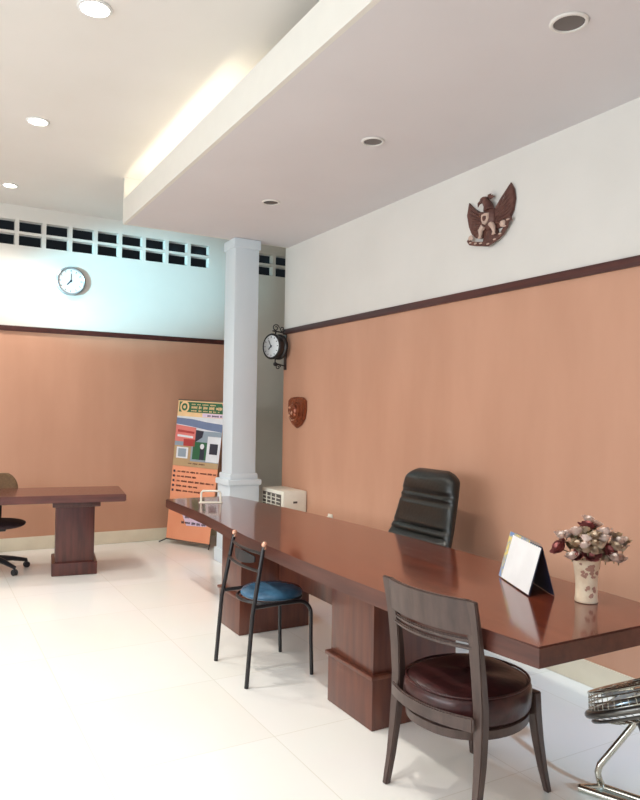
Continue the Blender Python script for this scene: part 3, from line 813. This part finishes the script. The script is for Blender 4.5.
# ------------------------------------------------------------------ standing banner
BL = Vector((2.535, 8.04, .05)); BR = Vector((2.84, 7.44, .05)); TL = Vector((2.685, 8.12, 1.68)); TR = Vector((3.01, 7.44, 1.65))
t = thing('standing_banner', 'orange and green printed banner on light stand leaning beside the column', 'banner', (2.69, 7.74, 0))
O = Vector((2.69, 7.74, 0))
bn = ((BR-BL).cross(TL-BL)).normalized()
if bn.y > 0 and bn.x > 0: bn = -bn
if bn.x > 0: bn = -bn
def bp(u, v, off): # v measured from the top
    return BL.lerp(BR, u).lerp(TL.lerp(TR, u), 1-v)+bn*off-O
b = B()
mats = [orange, bcream, bgreen, bblue, bpink, bred, bwhite, bdark, btan, bgrey, btext, blilac]
rs = [[bp(0, v, 0), bp(1, v, 0), bp(1, v, -.004), bp(0, v, -.004)] for v in (0, 1)]; rings(b, rs, mi=0)
def R_(u0, u1, v0, v1, mi, lv=1):
    quad(b, [bp(u0, v0, .001*lv), bp(u1, v0, .001*lv), bp(u1, v1, .001*lv), bp(u0, v1, .001*lv)], mi)
def P_(pts, mi, lv): quad(b, [bp(u, v, .001*lv) for u, v in pts], mi)
def circle(u, v, r, mi, lv, n=20): P_([(u+r*math.cos(2*PI*i/n), v+r*.42*math.sin(2*PI*i/n)) for i in range(n)], mi, lv)
R_(0, 1, 0, .47, 6)
R_(0, 1, 0, .125, 1, 2); R_(.0, 1, .118, .128, 6, 3)
R_(.03, .97, .012, .086, 2, 3)
circle(.15, .05, .10, 1, 4); circle(.15, .05, .065, 2, 5); circle(.15, .05, .03, 1, 6)
random.seed(9)
def words(u0, u1, v, h, mi, lv=4):
    u = u0
    while u < u1-.03:
        wl = random.uniform(.05, .14); e = min(u+wl, u1); k = u
        while k < e-.008:
            lw = random.uniform(.012, .02); hh_ = h*random.choice([.7, .7, 1, .75, 1]); R_(k, min(k+lw, e), v-hh_/2, v+hh_/2, mi, lv); k += lw+.006
        u = e+.03
words(.30, .85, .028, .010, 1); words(.30, .95, .050, .022, 1); words(.30, .9, .074, .010, 1)
P_([(.93, .012), (1, .012), (1, .05)], 4, 4)
R_(.55, 1, .088, .115, 11, 3); words(.66, .97, .104, .014, 7)
# house picture
P_([(0, .13), (.35, .135), (.65, .15), (1, .16), (1, .215), (.7, .205), (.3, .185), (0, .175)], 3, 3)
R_(0, 1, .215, .44, 9, 2)
P_([(0, .18), (.45, .195), (.45, .30), (.0, .30)], 4, 4)
P_([(.05, .215), (.42, .225), (.42, .24), (.05, .232)], 5, 5)
P_([(.05, .25), (.40, .258), (.40, .272), (.05, .266)], 6, 5)
R_(.2, .45, .28, .33, 5, 5)
P_([(.45, .21), (.62, .215), (.6, .26), (.45, .30)], 7, 4)
R_(0, .38, .33, .44, 8, 3); R_(.06, .32, .34, .42, 6, 4); R_(.1, .28, .35, .41, 9, 5)
R_(.42, .72, .295, .42, 2, 5); R_(.58, .68, .32, .42, 7, 6); circle(.62, .325, .045, 6, 7)
R_(.72, 1, .25, .43, 6, 4); R_(.78, .95, .30, .375, 7, 5)
R_(0, 1, .435, .475, 8, 6); words(.35, .75, .452, .010, 10, 7)
for i, (e) in enumerate((.98, .62, .95, .60, .70)):
    v = .515+i*.034
    R_(.03, .075, v-.008, v+.008, 7, 4); words(.13, e, v, .013, 10)
P_([(.3, .80), (.9, .81), (.9, .88), (.45, .89)], 11, 3)
words(.4, .88, .83, .018, 7, 5); words(.33, .88, .87, .018, 7, 5)
bo = obj('printed_sheet', b, mats, t)
b = B(); tube(b, [bp(.5, .02, -.015), bp(.5, .5, -.05), bp(.5, 1.0, -.09)], .008, 8); obj('pole', b, blackm, t)
for u in (0, 1):
    b = B(); a = bp(u, 1, -.004); tube(b, [bp(.5, .80, -.06), bp(u, 1, -.01), Vector((a.x, a.y, .008))+bn*.07+(BR-BL).normalized()*(.05*(2*u-1))], .007, 8); obj('foot', b, blackm, t)
b = B(); e0 = bp(.5, 1, -.09); tube(b, [e0, Vector((e0.x, e0.y, .008))-bn*.10], .007, 8); obj('rear_foot', b, blackm, t)
b = B(); tube(b, [bp(0, 1.0, 0), bp(1, 1.0, 0)], .008, 8); obj('lower_bar', b, greym, t)
b = B(); tube(b, [bp(0, 0, 0), bp(1, 0, 0)], .007, 8); obj('upper_bar', b, greym, t)
